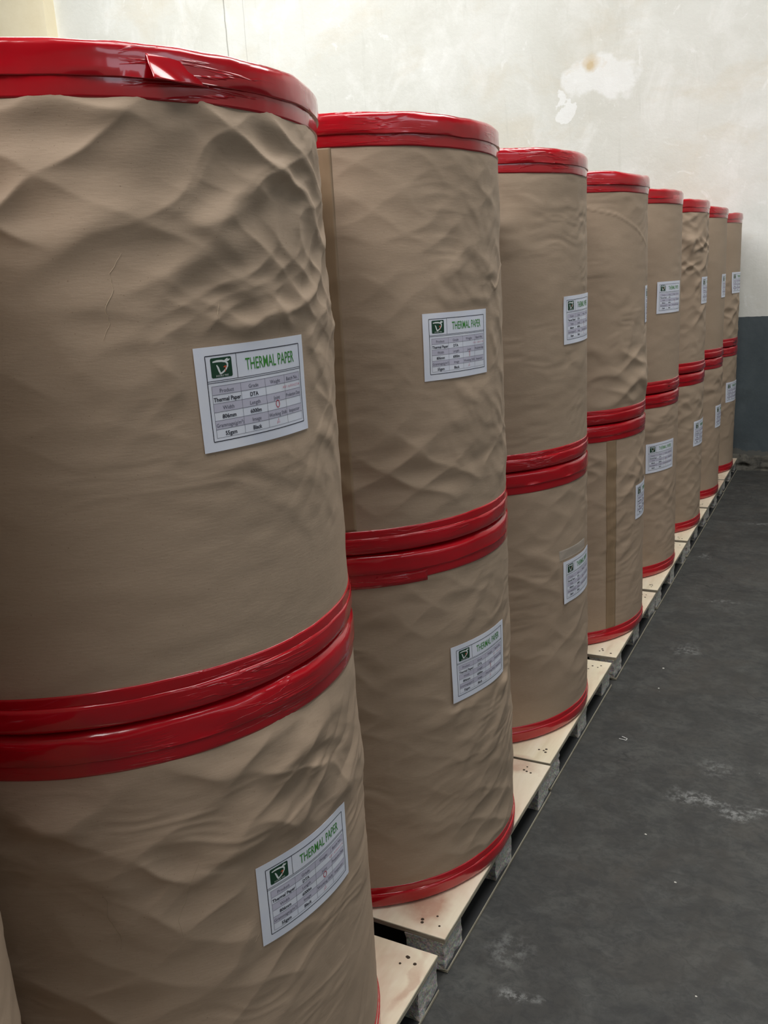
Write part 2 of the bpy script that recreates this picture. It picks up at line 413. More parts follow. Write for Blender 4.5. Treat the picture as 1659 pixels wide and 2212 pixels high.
# ------------------------------------------------------------------ pallets
HP = 0.089
def block_mesh(seed):
    rng = np.random.default_rng(seed)
    import bmesh
    bm = bmesh.new(); bmesh.ops.create_cube(bm, size=1)
    bmesh.ops.subdivide_edges(bm, edges=bm.edges[:], cuts=4, use_grid_fill=True)
    for v in bm.verts:
        c = v.co
        ex = sum(abs(abs(k) - .5) < 1e-4 for k in (c.x, c.y, c.z))
        j = .0022 if ex >= 2 else .0008
        v.co = Vector((c.x * .088 + rng.uniform(-j, j), c.y * .098 + rng.uniform(-j, j), c.z * .068 + (0 if abs(abs(c.z) - .5) < 1e-4 else rng.uniform(-j, j))))
    me = bpy.data.meshes.new('block'); bm.to_mesh(me); bm.free(); me.materials.append(CHIP)
    return me
BLK = [block_mesh(k) for k in range(4)]
def board(name, sx, sy, sz, mat_top, parent, loc):
    """plywood board with its own edge material"""
    o = box_mesh(name, -sx / 2, sx / 2, -sy / 2, sy / 2, 0, sz, mat_top, parent)
    o.data.materials.append(PLYE)
    for p in o.data.polygons:
        if abs(p.normal.z) < .5: p.material_index = 1
    b = o.modifiers.new('bevel', 'BEVEL'); b.width = .0012; b.segments = 1
    o.location = loc
    return o
random.seed(3)
def pallet(y0, y1, xr, label, sx=0.745, rz=0.0, skew=0.0):
    cy = (y0 + y1) / 2; cx = xr - sx / 2; L = y1 - y0
    t = empty('pallet', (cx, cy, 0)); t.rotation_euler.z = rz
    tag(t, label, 'pallet', 'plywood pallets under the roll stacks')
    d = board('deck_board', sx, L, .012, PLY, t, (0, 0, HP - .012))
    for bx in (-sx / 2 + .05, 0, sx / 2 - .05):
        board('bottom_board', .16, L - .006, .0085, BASE_DARK, t, (bx * .908, random.uniform(-.003, .003), 0.0005))
        for by in (-L / 2 + .056, 0, L / 2 - .056):
            o = bpy.data.objects.new('block', random.choice(BLK)); link(o, t)
            o.location = (bx + random.uniform(-.003, .003), by + random.uniform(-.008, .008), .043)
            o.rotation_euler.z = random.uniform(-.05, .05)
    # nail holes above each block, their dark insides painted as small discs
    vs, tr = [], []
    for bx in (-sx / 2 + .05, 0, sx / 2 - .05):
        for by in (-L / 2 + .05, 0, L / 2 - .05):
            for k in range(4):
                px = bx + random.uniform(-.026, .026); py = by + random.uniform(-.026, .026); r = random.uniform(.0024, .0038)
                b0 = len(vs)
                vs.append((px, py, HP + .0001))
                for a in range(9): vs.append((px + r * math.cos(a * .698), py + r * math.sin(a * .698), HP + .0005))
                for a in range(9): vs.append((px + 1.3 * r * math.cos(a * .698), py + 1.3 * r * math.sin(a * .698), HP - .001))
                for a in range(9):
                    a2 = (a + 1) % 9
                    tr.append((b0, b0 + 1 + a, b0 + 1 + a2))
                    tr.append((b0 + 1 + a, b0 + 10 + a, b0 + 10 + a2)); tr.append((b0 + 1 + a, b0 + 10 + a2, b0 + 1 + a2))
    o = mesh_np('nail_holes', vs, None, DARK, t, False, tris=tr); o['kind'] = 'stuff'
    return t
PAL = [(-0.13, 0.622, -.684, 'pale plywood pallet hidden under the stack at lower left corner'),
       (0.643, 1.384, -.680, 'pale plywood pallet under the largest nearest stack, corner at bottom edge'),
       (1.430, 2.176, -.685, 'plywood pallet with reddish stain under second stack from the front'),
       (2.186, 2.915, -.690, 'plywood pallet under third stack from the front, tight against the stained pallet'),
       (2.962, 3.680, -.686, 'plywood pallet under fourth stack, its grey front edge seen past a gap'),
       (3.710, 4.446, -.685, 'plywood pallet under fifth stack from the front'),
       (4.482, 5.146, -.686, 'plywood pallet under sixth stack, third from the wall'),
       (5.178, 5.890, -.687, 'plywood pallet under seventh stack, second from the wall'),
       (5.912, 6.606, -.690, 'plywood pallet farthest back, against the grey wall foot')]
for a in PAL: pallet(*a)

# ------------------------------------------------------------------ label artwork (flat print, metres, origin lower left)
LW, LH = 0.200, 0.129
def text_mesh(s, x0, x1, yc, h, bold=0.0, maxw=True):
    """returns verts (n,2), polys; fits the string inside x0..x1 centred, cap height h"""
    cu = bpy.data.curves.new('t', 'FONT'); cu.body = s; cu.size = 1; cu.resolution_u = 2; cu.offset = bold
    o = bpy.data.objects.new('t', cu); COL.objects.link(o)
    dg = bpy.context.evaluated_depsgraph_get(); me = bpy.data.meshes.new_from_object(o.evaluated_get(dg))
    v = np.array([w.co[:2] for w in me.vertices]); P = [tuple(p.vertices) for p in me.polygons]
    COL.objects.unlink(o); bpy.data.objects.remove(o); bpy.data.meshes.remove(me); bpy.data.curves.remove(cu)
    sc = h / 0.69
    w = (v[:, 0].max() - v[:, 0].min()) * sc
    sx = sc * min(1.0, (x1 - x0) / w) if maxw is True else (x1 - x0) / (w / sc)
    v = v.copy(); v[:, 0] = (v[:, 0] - (v[:, 0].max() + v[:, 0].min()) / 2) * sx + (x0 + x1) / 2
    v[:, 1] = v[:, 1] * sc + yc - h / 2
    return v, P
def rects(lst, step=.006):
    V, P = [], []
    for (x0, y0, x1, y1) in lst:
        n = max(1, int(math.ceil((x1 - x0) / step))); m = max(1, int(math.ceil((y1 - y0) / step)))
        b = len(V)
        for j in range(m + 1):
            for i in range(n + 1): V.append((x0 + (x1 - x0) * i / n, y0 + (y1 - y0) * j / m))
        for j in range(m):
            for i in range(n):
                a = b + j * (n + 1) + i; P.append((a, a + 1, a + n + 2, a + n + 1))
    return np.array(V), P
def stroke(pts, w):
    """thick poly line as quads; w list or scalar"""
    pts = np.array(pts, float); V, P = [], []
    for k in range(len(pts)):
        a = pts[max(k - 1, 0)]; b = pts[min(k + 1, len(pts) - 1)]; t = b - a; t /= np.hypot(*t) + 1e-9
        n = np.array([-t[1], t[0]]); ww = w[k] if hasattr(w, '__len__') else w
        V += [pts[k] + n * ww / 2, pts[k] - n * ww / 2]
    for k in range(len(pts) - 1): P.append((2 * k, 2 * k + 1, 2 * k + 3, 2 * k + 2))
    return np.array(V), P
def join(parts):
    V, P, o = [], [], 0
    for v, p in parts:
        V.append(v); P += [tuple(i + o for i in q) for q in p]; o += len(v)
    return np.concatenate(V), P
def Q(u, v): return (u * LW, (1 - v) * LH)
CX = [.101, .326, .544, .747, .929]
RY = [.375 + .083 * k for k in range(7)]
def R4(u0, v0, u1, v1):
    a = Q(u0, v1); b = Q(u1, v0); return (a[0], a[1], b[0], b[1])
cells = rects([R4(CX[0], RY[k], CX[4], RY[k + 1]) for k in (0, 2, 4)])
T = .0006
def hl(u0, u1, v, t=T):
    a = Q(u0, v); b = Q(u1, v); return (a[0], a[1] - t / 2, b[0], a[1] + t / 2)
def vl(u, v0, v1, t=T):
    a = Q(u, v1); b = Q(u, v0); return (a[0] - t / 2, a[1], a[0] + t / 2, b[1])
frame = rects([hl(.075, .946, .085, .0011), hl(.075, .946, .905, .0011), vl(.075, .085, .905, .0011), vl(.946, .085, .905, .0011),
               hl(.075, .946, .325, .0007), hl(.075, .946, .342, .0007), vl(.312, .085, .325, .0007)])
thin = rects([hl(CX[0], CX[4], r, .0004) for r in RY] + [vl(c, RY[0], RY[6], .0004) for c in CX])
def row_text(names, k, h, bold):
    out = []
    for i, s in enumerate(names):
        if not s: continue
        x0 = CX[i] * LW + .0012; x1 = CX[i + 1] * LW - .0012; yc = (1 - (RY[k] + RY[k + 1]) / 2) * LH - .0006
        out.append(text_mesh(s, x0, x1, yc, h, bold))
    return out
heads = join(row_text(['Product', 'Grade', 'Weight', 'Batch No.'], 0, .0048, 0.0) + row_text(['Width', 'Length', 'Joint', 'Production Date'], 2, .0048, 0.0)
             + row_text(['Grammage(g/m²)', 'Image', 'Working Shift', 'Inspector'], 4, .0048, 0.0))
vals = join(row_text(['Thermal Paper', 'DTA'], 1, .0050, .022) + row_text(['806mm', '6000m'], 3, .0050, .022) + row_text(['55gsm', 'Black'], 5, .0050, .022))
title = text_mesh('THERMAL PAPER', .387 * LW, .876 * LW, (1 - .205) * LH, .0148, .006, 'fit')
# emblem: rounded dark green square, white bent stroke, orange sprig
def rsq(u0, v0, u1, v1, r=.0022):
    a = Q(u0, v1); b = Q(u1, v0); V, P = [], []
    xs = sorted(set([a[0] + r * (1 - math.cos(k * math.pi / 8)) for k in range(5)] + [b[0] - r * (1 - math.cos(k * math.pi / 8)) for k in range(5)] + list(np.linspace(a[0] + r, b[0] - r, 10))))
    for x in xs:
        e = max(0, a[0] + r - x, x - (b[0] - r)); d = r - math.sqrt(max(0, r * r - e * e))
        y0, y1 = a[1] + d, b[1] - d
        for k in range(6): V.append((x, y0 + (y1 - y0) * k / 5))
    for i in range(len(xs) - 1):
        for k in range(5): p = i * 6 + k; P.append((p, p + 6, p + 7, p + 1))
    return np.array(V), P
LU0, LU1, LV0, LV1 = .110, .272, .108, .298
def lg(x, y): return Q(LU0 + (LU1 - LU0) * x, LV0 + (LV1 - LV0) * y)
emblem_bg = rsq(LU0, LV0, LU1, LV1)
emblem_w = join([stroke([lg(*p) for p in [(.10, .20), (.30, .17), (.52, .18), (.70, .23), (.79, .34), (.78, .46), (.70, .60), (.58, .72), (.45, .80), (.38, .80)]],
                        [.0016, .0026, .0027, .0026, .0026, .0024, .0022, .0022, .0022, .0016]),
                 stroke([lg(*p) for p in [(.27, .36), (.33, .50), (.37, .66), (.42, .80)]], [.0014, .0026, .0026, .0022]),
                 stroke([lg(*p) for p in [(.66, .22), (.74, .16), (.82, .08)]], [.0022, .0030, .0012]),
                 stroke([lg(*p) for p in [(.74, .20), (.84, .17), (.92, .13)]], [.0016, .0024, .0010])])
emblem_o = join([stroke([lg(*p) for p in [(.58, .50), (.68, .46), (.74, .52)]], [.0008, .0024, .0008]), stroke([lg(*p) for p in [(.68, .50), (.66, .62), (.66, .74)]], .0009)])
emblem_t = text_mesh('DOUBLE TREE', *[q for q in (lg(.14, .9)[0], lg(.86, .9)[0], lg(.5, .905)[1])], .0021, 0.0)
def pen(kind):
    cx = (CX[2] + CX[3]) / 2 + .005; cy = (RY[3] + RY[4]) / 2 - .012
    if kind == '0':
        return stroke([Q(cx + .018 * math.cos(a), cy + .036 * math.sin(a)) for a in np.linspace(0, 6.4, 22)], .0011)
    return stroke([Q(cx - .014, cy - .012), Q(cx + .006, cy - .042), Q(cx + .003, cy + .01), Q(cx, cy + .045)], [.0008, .0014, .0012, .0010])
penA = stroke([Q(.625, .855), Q(.645, .80), Q(.655, .845), Q(.632, .838)], .0007)
stamp = join([text_mesh(s, (x0 - .03) * LW, (x1 - .012) * LW, (1 - (RY[1] + RY[2]) / 2) * LH, .0036, 0.0) for s, x0, x1 in (('4 8 1', .735, .80), ('6 0 0 4 2 3 4', .815, .94))])
stamp2 = join([text_mesh(s, (x0 - .03) * LW, (x1 - .012) * LW, (1 - (RY[1] + RY[2]) / 2) * LH, .0036, 0.0) for s, x0, x1 in (('1 9 1', .735, .80), ('1 0 4 1 1 4 5', .815, .96))])

# ------------------------------------------------------------------ paper rolls
def make_roll(cx, cy, z0, H, R, lab, name_label, seed, dens, wr, label_th=None, label_z=.43, pen_kind='1', curl=0.0, tilt=0.0,
              creases=(), brown=None, clear=None, bottom=True, tape_steps=(), facet=0.0, flap=None, lws=1.0, tears=(), tapez=(.060, .052)):
    """dens=(cols, rows); wr = list of wrinkle fields"""
    rng = np.random.default_rng(seed)
    t = empty('paper_roll', (cx, cy, z0)); tag(t, name_label, 'paper roll', 'wrapped paper rolls stacked two high')
    nc, nr = dens
    nd = int(nc * .74)
    th = np.concatenate([np.linspace(-135, 60, nd, endpoint=False), np.linspace(60, 225, nc - nd, endpoint=False)])
    thr = np.radians(th)
    zz = np.linspace(0.003, H - .004, nr)
    zz[1] = .006; zz[-2] = H - .0065
    TH, Z = np.meshgrid(thr, zz); Sx = TH * R
    circ = 2 * math.pi * R
    D = np.zeros_like(TH)
    def per(x, cell):  # periodic cells
        n = int(round(circ / cell)); return (x / circ * n) % n, n
    # overall gentle unevenness
    a, n = per(Sx + 1.2, .16); D += .0012 * vnoise(rng, a, Z, n, .14, 7)
    a, n = per(Sx + 1.2, .05); D += .00035 * vnoise(rng, a, Z, n, .02, 45)
    # fine ripples of slack paper
    a, n = per(Sx + 1.2, .13); wa = .05 * vnoise(rng, a, Z, n, .07, 14)
    a, n = per(Sx + 1.2, .22); ma = np.clip(.45 + .8 * vnoise(rng, a, Z, n, .16, 7), 0, 1.2)
    rp_ = wr[0][1] if wr else 0; gain = 1.0 if rp_ > .001 else .45
    a, n = per(Sx + 1.2, .075); a2 = vnoise(rng, a, Z + wa * .5, n, .017, 52)
    D += .00085 * gain * ma * (1 - 2 * np.abs(a2))
    dg = np.exp(-((np.degrees(TH) - 12) / 20) ** 2); nz_ = round(circ / .052)
    a, n = per(Sx + 1.2, .10); mb = np.clip(.3 + 1.0 * vnoise(rng, a, Z, n, .13, 9), 0, 1)
    D += .0016 * gain * dg * mb * (np.abs(np.sin(math.pi * (Sx / circ * nz_ - (Z + wa) / .050))) ** .8 - .5)
    wx = np.zeros_like(D); wz = np.zeros_like(D)
    a, n = per(Sx + 1.2, .11); wx += .030 * vnoise(rng, a, Z, n, .08, 12); wz += .022 * vnoise(rng, a, Z, n, .08, 12)
    a, n = per(Sx + 1.2, .04); wx += .005 * vnoise(rng, a, Z, n, .03, 30); wz += .003 * vnoise(rng, a, Z, n, .03, 30)
    X2, Z2 = Sx + wx, Z + wz
    lt = math.radians(label_th) if label_th is not None else None
    for f in wr:
        ty, amp, zc, zs, tc_, ts = f[:6]; amp = amp * (1.45 if ty == 'diamond' else 1.5); sc = f[6] if len(f) > 6 else 1.0
        msk = np.exp(-((Z - zc) / zs) ** 2) * np.exp(-(((np.degrees(TH) - tc_) / ts)) ** 2)
        if ty == 'diamond':
            n_ = round(circ / (.135 * sc)); lx = circ / n_; lz = .072 * sc
            p = X2 / lx + Z2 / lz; q = X2 / lx - Z2 / lz
            rd = lambda u: (1 - np.sqrt(np.sin(math.pi * u) ** 2 + .012)) ** 1.0
            a, n = per(Sx + 1.2, .09 * sc); m1 = np.clip(.55 + .9 * vnoise(rng, a, Z, n, .06 * sc, 20), 0, 1.3)
            a, n = per(Sx + 1.2, .09 * sc); m2 = np.clip(.55 + .9 * vnoise(rng, a, Z, n, .06 * sc, 20), 0, 1.3)
            D += amp * msk * (.5 * (m1 * rd(p) + m2 * rd(q)) + 1.15 * m1 * (.4 - (np.abs(np.sin(math.pi * p) * np.sin(math.pi * q)) + 1e-4) ** .75))
        # crescents
        N = int(30 / sc ** 1.5) if ty == 'diamond' else int(f[7] if len(f) > 7 else 60)
        for k in range(N):
            tc = math.radians(rng.uniform(max(-125, tc_ - 1.4 * ts), min(50, tc_ + 1.4 * ts))); zc_ = rng.uniform(max(.03, zc - 1.5 * zs), min(H - .06, zc + 1.5 * zs))
            Lc = rng.uniform(.040, .085) * sc; w = rng.uniform(.009, .018) * sc; cur = rng.uniform(-6, 9) / sc; ang = rng.normal(0, .35)
            if ty == 'diag': ang = rng.normal(.75, .15)
            if ty == 'diagdown': ang = rng.normal(-.8, .2)
            am = amp * rng.uniform(.35, 1.0) * math.exp(-((zc_ - zc) / zs) ** 2)
            i0, i1 = np.searchsorted(zz, [zc_ - .13 * sc, zc_ + .13 * sc]); j0, j1 = np.searchsorted(thr[:nd], [tc - .16 * sc / R, tc + .16 * sc / R])
            if i1 <= i0 or j1 <= j0: continue
            xs = (thr[None, j0:j1] - tc) * R + .3 * wx[i0:i1, j0:j1]; zs_ = zz[i0:i1, None] - zc_ + .3 * wz[i0:i1, j0:j1]
            ca, sa = math.cos(ang), math.sin(ang); U = ca * xs + sa * zs_; V = -sa * xs + ca * zs_ - cur * U * U
            pr = np.where(V > 0, np.exp(-(V / (w * 1.9)) ** 2), np.exp(-(V / w) ** 2))
            D[i0:i1, j0:j1] += am * pr * np.exp(-(U / Lc) ** 2 * 1.2)
    # sharp creases: polylines in (theta, z)
    CR = np.zeros_like(D)
    for (pts, w, am) in creases:
        for (a, b) in zip(pts[:-1], pts[1:]):
            ax, az, bx, bz = math.radians(a[0]) * R, a[1], math.radians(b[0]) * R, b[1]
            dx, dz = bx - ax, bz - az; L2 = dx * dx + dz * dz
            tt = np.clip(((Sx - ax) * dx + (Z - az) * dz) / L2, 0, 1)
            dist = np.hypot(Sx - ax - tt * dx, Z - az - tt * dz)
            CR = np.maximum(CR, 0) if am > 0 else CR
            g = am * np.exp(-(dist / w) ** 2)
            CR = np.where(np.abs(g) > np.abs(CR), g, CR)
    D += CR
    # calm under tape bands and under the label
    bt = np.clip((Z - .040) / .03, 0, 1) * np.clip((H - .048 - Z) / .03, 0, 1)
    D *= .08 + .92 * bt * bt * (3 - 2 * bt)
    if lt is not None:
        ex = np.clip((np.abs(Sx - lt * R) - LW / 2) / .03, 0, 1); ez = np.clip((np.abs(Z - label_z) - LH / 2) / .025, 0, 1)
        e = np.clip(np.hypot(ex, ez), 0, 1); e = e * e * (3 - 2 * e)
        D *= .06 + .94 * e
    cdeg = np.degrees(TH)
    D *= (1 - np.exp(-((cdeg + 90) / 7) ** 2)) * (1 - np.exp(-((cdeg - 90) / 9) ** 2))
    D = np.clip(D, -.005, .016)
    ee = np.minimum(Z, H - Z); D = D - .010 * np.clip(1 - ee / .016, 0, 1) ** 1.5
    RR = R + D
    V = np.stack([RR * np.cos(TH), RR * np.sin(TH), Z], -1).reshape(-1, 3)
    uv = np.stack([Sx + seed * .37, Z + seed * .13], -1).reshape(-1, 2)
    q = grid_quads(nr, nc, True)
    base = len(V)
    V = np.concatenate([V, [[0, 0, .002], [0, 0, H - .0035]]]); uv = np.concatenate([uv, [[0, 0], [0, 0]]])
    j = np.arange(nc); j2 = (j + 1) % nc
    tris = np.concatenate([np.stack([j2, j, np.full(nc, base)], -1), np.stack([(nr - 1) * nc + j, (nr - 1) * nc + j2, np.full(nc, base + 1)], -1)])
    mesh_np('kraft_wrapper', V, q, KRAFT, t, True, uv, tris)
    def disp(theta, z):
        jj = np.interp(theta, thr, np.arange(nc)); ii = np.interp(z, zz, np.arange(nr))
        j0 = np.floor(jj).astype(int); i0 = np.floor(ii).astype(int); fj = jj - j0; fi = ii - i0
        j1 = np.minimum(j0 + 1, nc - 1); i1 = np.minimum(i0 + 1, nr - 1)
        return (D[i0, j0] * (1 - fj) + D[i0, j1] * fj) * (1 - fi) + (D[i1, j0] * (1 - fj) + D[i1, j1] * fj) * fi
    # ---- tape bands
    nt = 320 if dens[0] > 400 else (200 if dens[0] > 300 else 140)
    ta = np.concatenate([np.linspace(-135, 60, int(nt * .74), endpoint=False), np.linspace(60, 225, nt - int(nt * .74), endpoint=False)])
    tar = np.radians(ta)
    def rn(cell, amp):
        n = int(round(circ / cell)); g = rng.uniform(-1, 1, n)
        x = ((tar * R + 1.5) / circ * n) % n; k = np.floor(x).astype(int); f_ = x - k; 
        return amp * (g[k % n] * (1 - f_) + g[(k + 1) % n] * f_)
    def band(name, prof, wob, parent=None):
        """prof: list of (radius offset, z, edge wobble weight); closed section swept round the roll"""
        m = len(prof); wv = rn(.13, wob) + rn(.035, wob * .4); bul = rn(.09, .0009) + rn(.03, .0004) + facet * rn(.16, .004)
        VV = np.zeros((m, nt, 3)); UU = np.zeros((m, nt, 2)); acc = 0
        for k, (dr, z, w, b) in enumerate(prof):
            cr_ = rn(.045, .0011) * b if 0 < k < m - 1 else 0
            rr = R + dr + bul * b + cr_ + rng.normal(0, .00012, nt) * (b > 0)
            zc = z + wv * w + (rn(.05, .0008) * b if name == 'rim_tape' and dr > 0 else 0)
            VV[k] = np.stack([rr * np.cos(tar), rr * np.sin(tar), zc], -1)
            if k: acc += math.hypot(dr - prof[k - 1][0], z - prof[k - 1][1])
            UU[k] = np.stack([tar * R + seed * .53, np.full(nt, acc + seed * .71)], -1)
        q = grid_quads(m, nt, True)
        return mesh_np(name, VV.reshape(-1, 3), q, RED, parent or t, True, UU.reshape(-1, 2))
    tw, bw = tapez
    # top: inner layer, then the outer layer folded over the rim
    band('edge_tape', [(-.002, H - tw, 1, 0), (.0013, H - tw, 1, 0), (.0016, H - tw + .003, 1, .2), (.0018, H - tw + .012, .4, .4), (.0018, H - .028, 0, .3), (-.002, H - .02, 0, 0)], .0012)
    fl = .003 + .005 * facet
    band('rim_tape', [(.0005, H - tw + .0215, 1, 0), (.0040, H - tw + .021, 1, .7), (.0042, H - tw + .0225, 1, .8), (.0042, H - tw + .032, .3, 1), (.0040, H - tw + .043, 0, 1),
                      (.0036, H - .0095, fl / .003, .8), (.0022, H - .0065, fl / .0025, .8), (-.0015, H - .0022, fl / .0022, .6), (-.007, H - .0008, fl / .0022, .5),
                      (-.020, H - .0004, .5, 0), (-.05, H - .0002, .2, 0), (-.085, H - .0003, 0, 0)], .0014 if facet == 0 else .0020)
    # bottom
    band('edge_tape', [(-.002, .02, 0, 0), (.0014, .02, 0, .3), (.0018, bw - .012, .3, .4), (.0017, bw - .003, 1, .2), (.0013, bw, 1, 0), (-.002, bw, 1, 0)], .0012)
    band('rim_tape', [(-.05, .0006, 0, 0), (-.010, .0008, 0, 0), (-.002, .0022, 0, .4), (.0018, .006, 0, .7), (.0034, .012, 0, 1), (.0040, .022, 0, 1), (.0038, bw - .021, .4, .8), (.0032, bw - .016, 1, .5), (.0005, bw - .0155, 1, 0)], .0014)
    # tape ends stepping out of line
    def patch(name, th0, th1, za, zb, off, mat, n=24, m=4, lift=None):
        tt, z_ = np.meshgrid(np.radians(np.linspace(th0, th1, n)), np.linspace(za, zb, m))
        rr = R + disp(tt, z_) + off
        if lift is not None: rr = rr + lift(np.linspace(0, 1, n)[None, :], np.linspace(0, 1, m)[:, None])
        A = np.stack([rr * np.cos(tt), rr * np.sin(tt), z_], -1).reshape(-1, 3)
        r2 = rr - .0006; B = np.stack([r2 * np.cos(tt), r2 * np.sin(tt), z_], -1).reshape(-1, 3)
        N = n * m; q = np.concatenate([grid_quads(m, n), grid_quads(m, n, flip=True, off=N)])
        rim = [(j, j + 1) for j in range(n - 1)] + [(i * n + n - 1, (i + 1) * n + n - 1) for i in range(m - 1)] + [((m - 1) * n + j + 1, (m - 1) * n + j) for j in range(n - 1)][::-1] + [((i + 1) * n, i * n) for i in range(m - 1)]
        q = np.concatenate([q, [(b, a, a + N, b + N) for a, b in rim]])
        uvp = np.stack([tt * R, z_], -1).reshape(-1, 2)
        return mesh_np(name, np.concatenate([A, B]), q, mat, t, True, np.concatenate([uvp, uvp]))
    for (a0, a1, za, zb) in tape_steps: patch('tape_end', a0, a1, za, zb, .0016, RED, 40, 4)
    if flap:
        a0, a1, za, zb = flap
        patch('tape_flap', a0, a1, za, zb, .0066, RED, 24, 12, lambda u, v: .013 * (1 - u) ** 1.3 * (1 - v) ** 1.3 - .0035 * u - .0016 * v + .0022 * np.sin(9 * (u + .6 * v)) * (1 - v) * (1 - u))
    if brown: patch('packing_tape', brown[0], brown[1], .052, H - .058, .0008, BROWN, 10, 150)['label'] = 'brown packing tape strip down the wrapper seam'
    if clear: patch('clear_tape', clear[0], clear[1], clear[2], clear[3], .0012, CLEAR, 24, 6)['label'] = 'clear tape strip above the label'
    for tp in tears:
        P2 = []
        for (a, b) in zip(tp[:-1], tp[1:]):
            for k in range(6):
                f_ = k / 6; P2.append((math.radians(a[0] + (b[0] - a[0]) * f_) * R + rng.uniform(-.0006, .0006), a[1] + (b[1] - a[1]) * f_))
        P2.append((math.radians(tp[-1][0]) * R, tp[-1][1]))
        ws = [.0001 + .0006 * math.sin(math.pi * k / (len(P2) - 1)) * rng.uniform(.5, 1.2) for k in range(len(P2))]
        v, q = stroke(P2, ws); th_ = v[:, 0] / R
        rr = R + disp(th_, v[:, 1]) + .0004
        rr[0::2] += .0002
        mesh_np('paper_tear', np.stack([rr * np.cos(th_), rr * np.sin(th_), v[:, 1]], -1), q, TEAR, t, True)
    # ---- label
    if lt is not None:
        ct, s_t = math.cos(tilt), math.sin(tilt)
        def place(v2, off):
            v2 = np.asarray(v2, float); u = (v2[:, 0] - LW / 2) * lws; w = v2[:, 1] - LH / 2
            s = ct * u - s_t * w; z = s_t * u + ct * w + label_z
            un = v2[:, 0] / LW; vn = v2[:, 1] / LH
            lift = .0017 + curl * np.exp(-(un / .10) ** 2) * (.4 + .6 * np.sin(2.2 * vn + seed)) ** 2 + .0006 * np.sin(9 * un + seed) * np.sin(5 * vn + seed * 2)
            lift = lift + .0016 * np.exp(-((un - 1) / .06) ** 2) * vn
            r = R + lift + off; a = lt + s / R
            return np.stack([r * np.cos(a), r * np.sin(a), z], -1)
        nn, mm = 41, 27
        gu, gv = np.meshgrid(np.linspace(0, LW, nn), np.linspace(0, LH, mm)); g = np.stack([gu, gv], -1).reshape(-1, 2)
        A = place(g, 0); B = place(g, -.0003); N = nn * mm
        q = np.concatenate([grid_quads(mm, nn), grid_quads(mm, nn, flip=True, off=N)])
        rim = [(j, j + 1) for j in range(nn - 1)] + [(i * nn + nn - 1, (i + 1) * nn + nn - 1) for i in range(mm - 1)] + [((mm - 1) * nn + j + 1, (mm - 1) * nn + j) for j in range(nn - 1)] + [((i + 1) * nn, i * nn) for i in range(mm - 1)]
        VV = [A, B]; rq = []; o_ = 2 * N
        for a, b in rim:
            VV.append(np.array([A[b], A[a], B[a], B[b]])); rq.append((o_, o_ + 1, o_ + 2, o_ + 3)); o_ += 4
        lb = mesh_np('label', np.concatenate(VV), np.concatenate([q, rq]), LABEL, t, True)
        lb['label'] = 'white printed THERMAL PAPER label stuck to the wrapper'
        def pr(name, art, mat, off):
            v, P = art; me = bpy.data.meshes.new(name); me.from_pydata(place(v, off).tolist(), [], P)
            me.materials.append(mat); o = bpy.data.objects.new(name, me); return link(o, lb)
        pr('table_shading', cells, GREYCELL, .00012); pr('table_lines', thin, INKL, .00022); pr('border_lines', frame, INK, .00025)
        pr('heading_text', heads, INKL, .0003); pr('value_text', vals, INK, .0003); pr('title_text', title, GREEN, .0003)
        pr('emblem', emblem_bg, LOGOG, .00018); pr('emblem_stroke', emblem_w, WHITE, .0003); pr('emblem_sprig', emblem_o, ORANGE, .00036)
        pr('emblem_text', emblem_t, WHITE, .0003)
        pr('pen_mark', pen(pen_kind), REDPEN, .00034); pr('shift_mark', penA, PINK, .0003)
        pr('batch_stamp', stamp if pen_kind == '0' else stamp2, PINK, .0003)
    return t

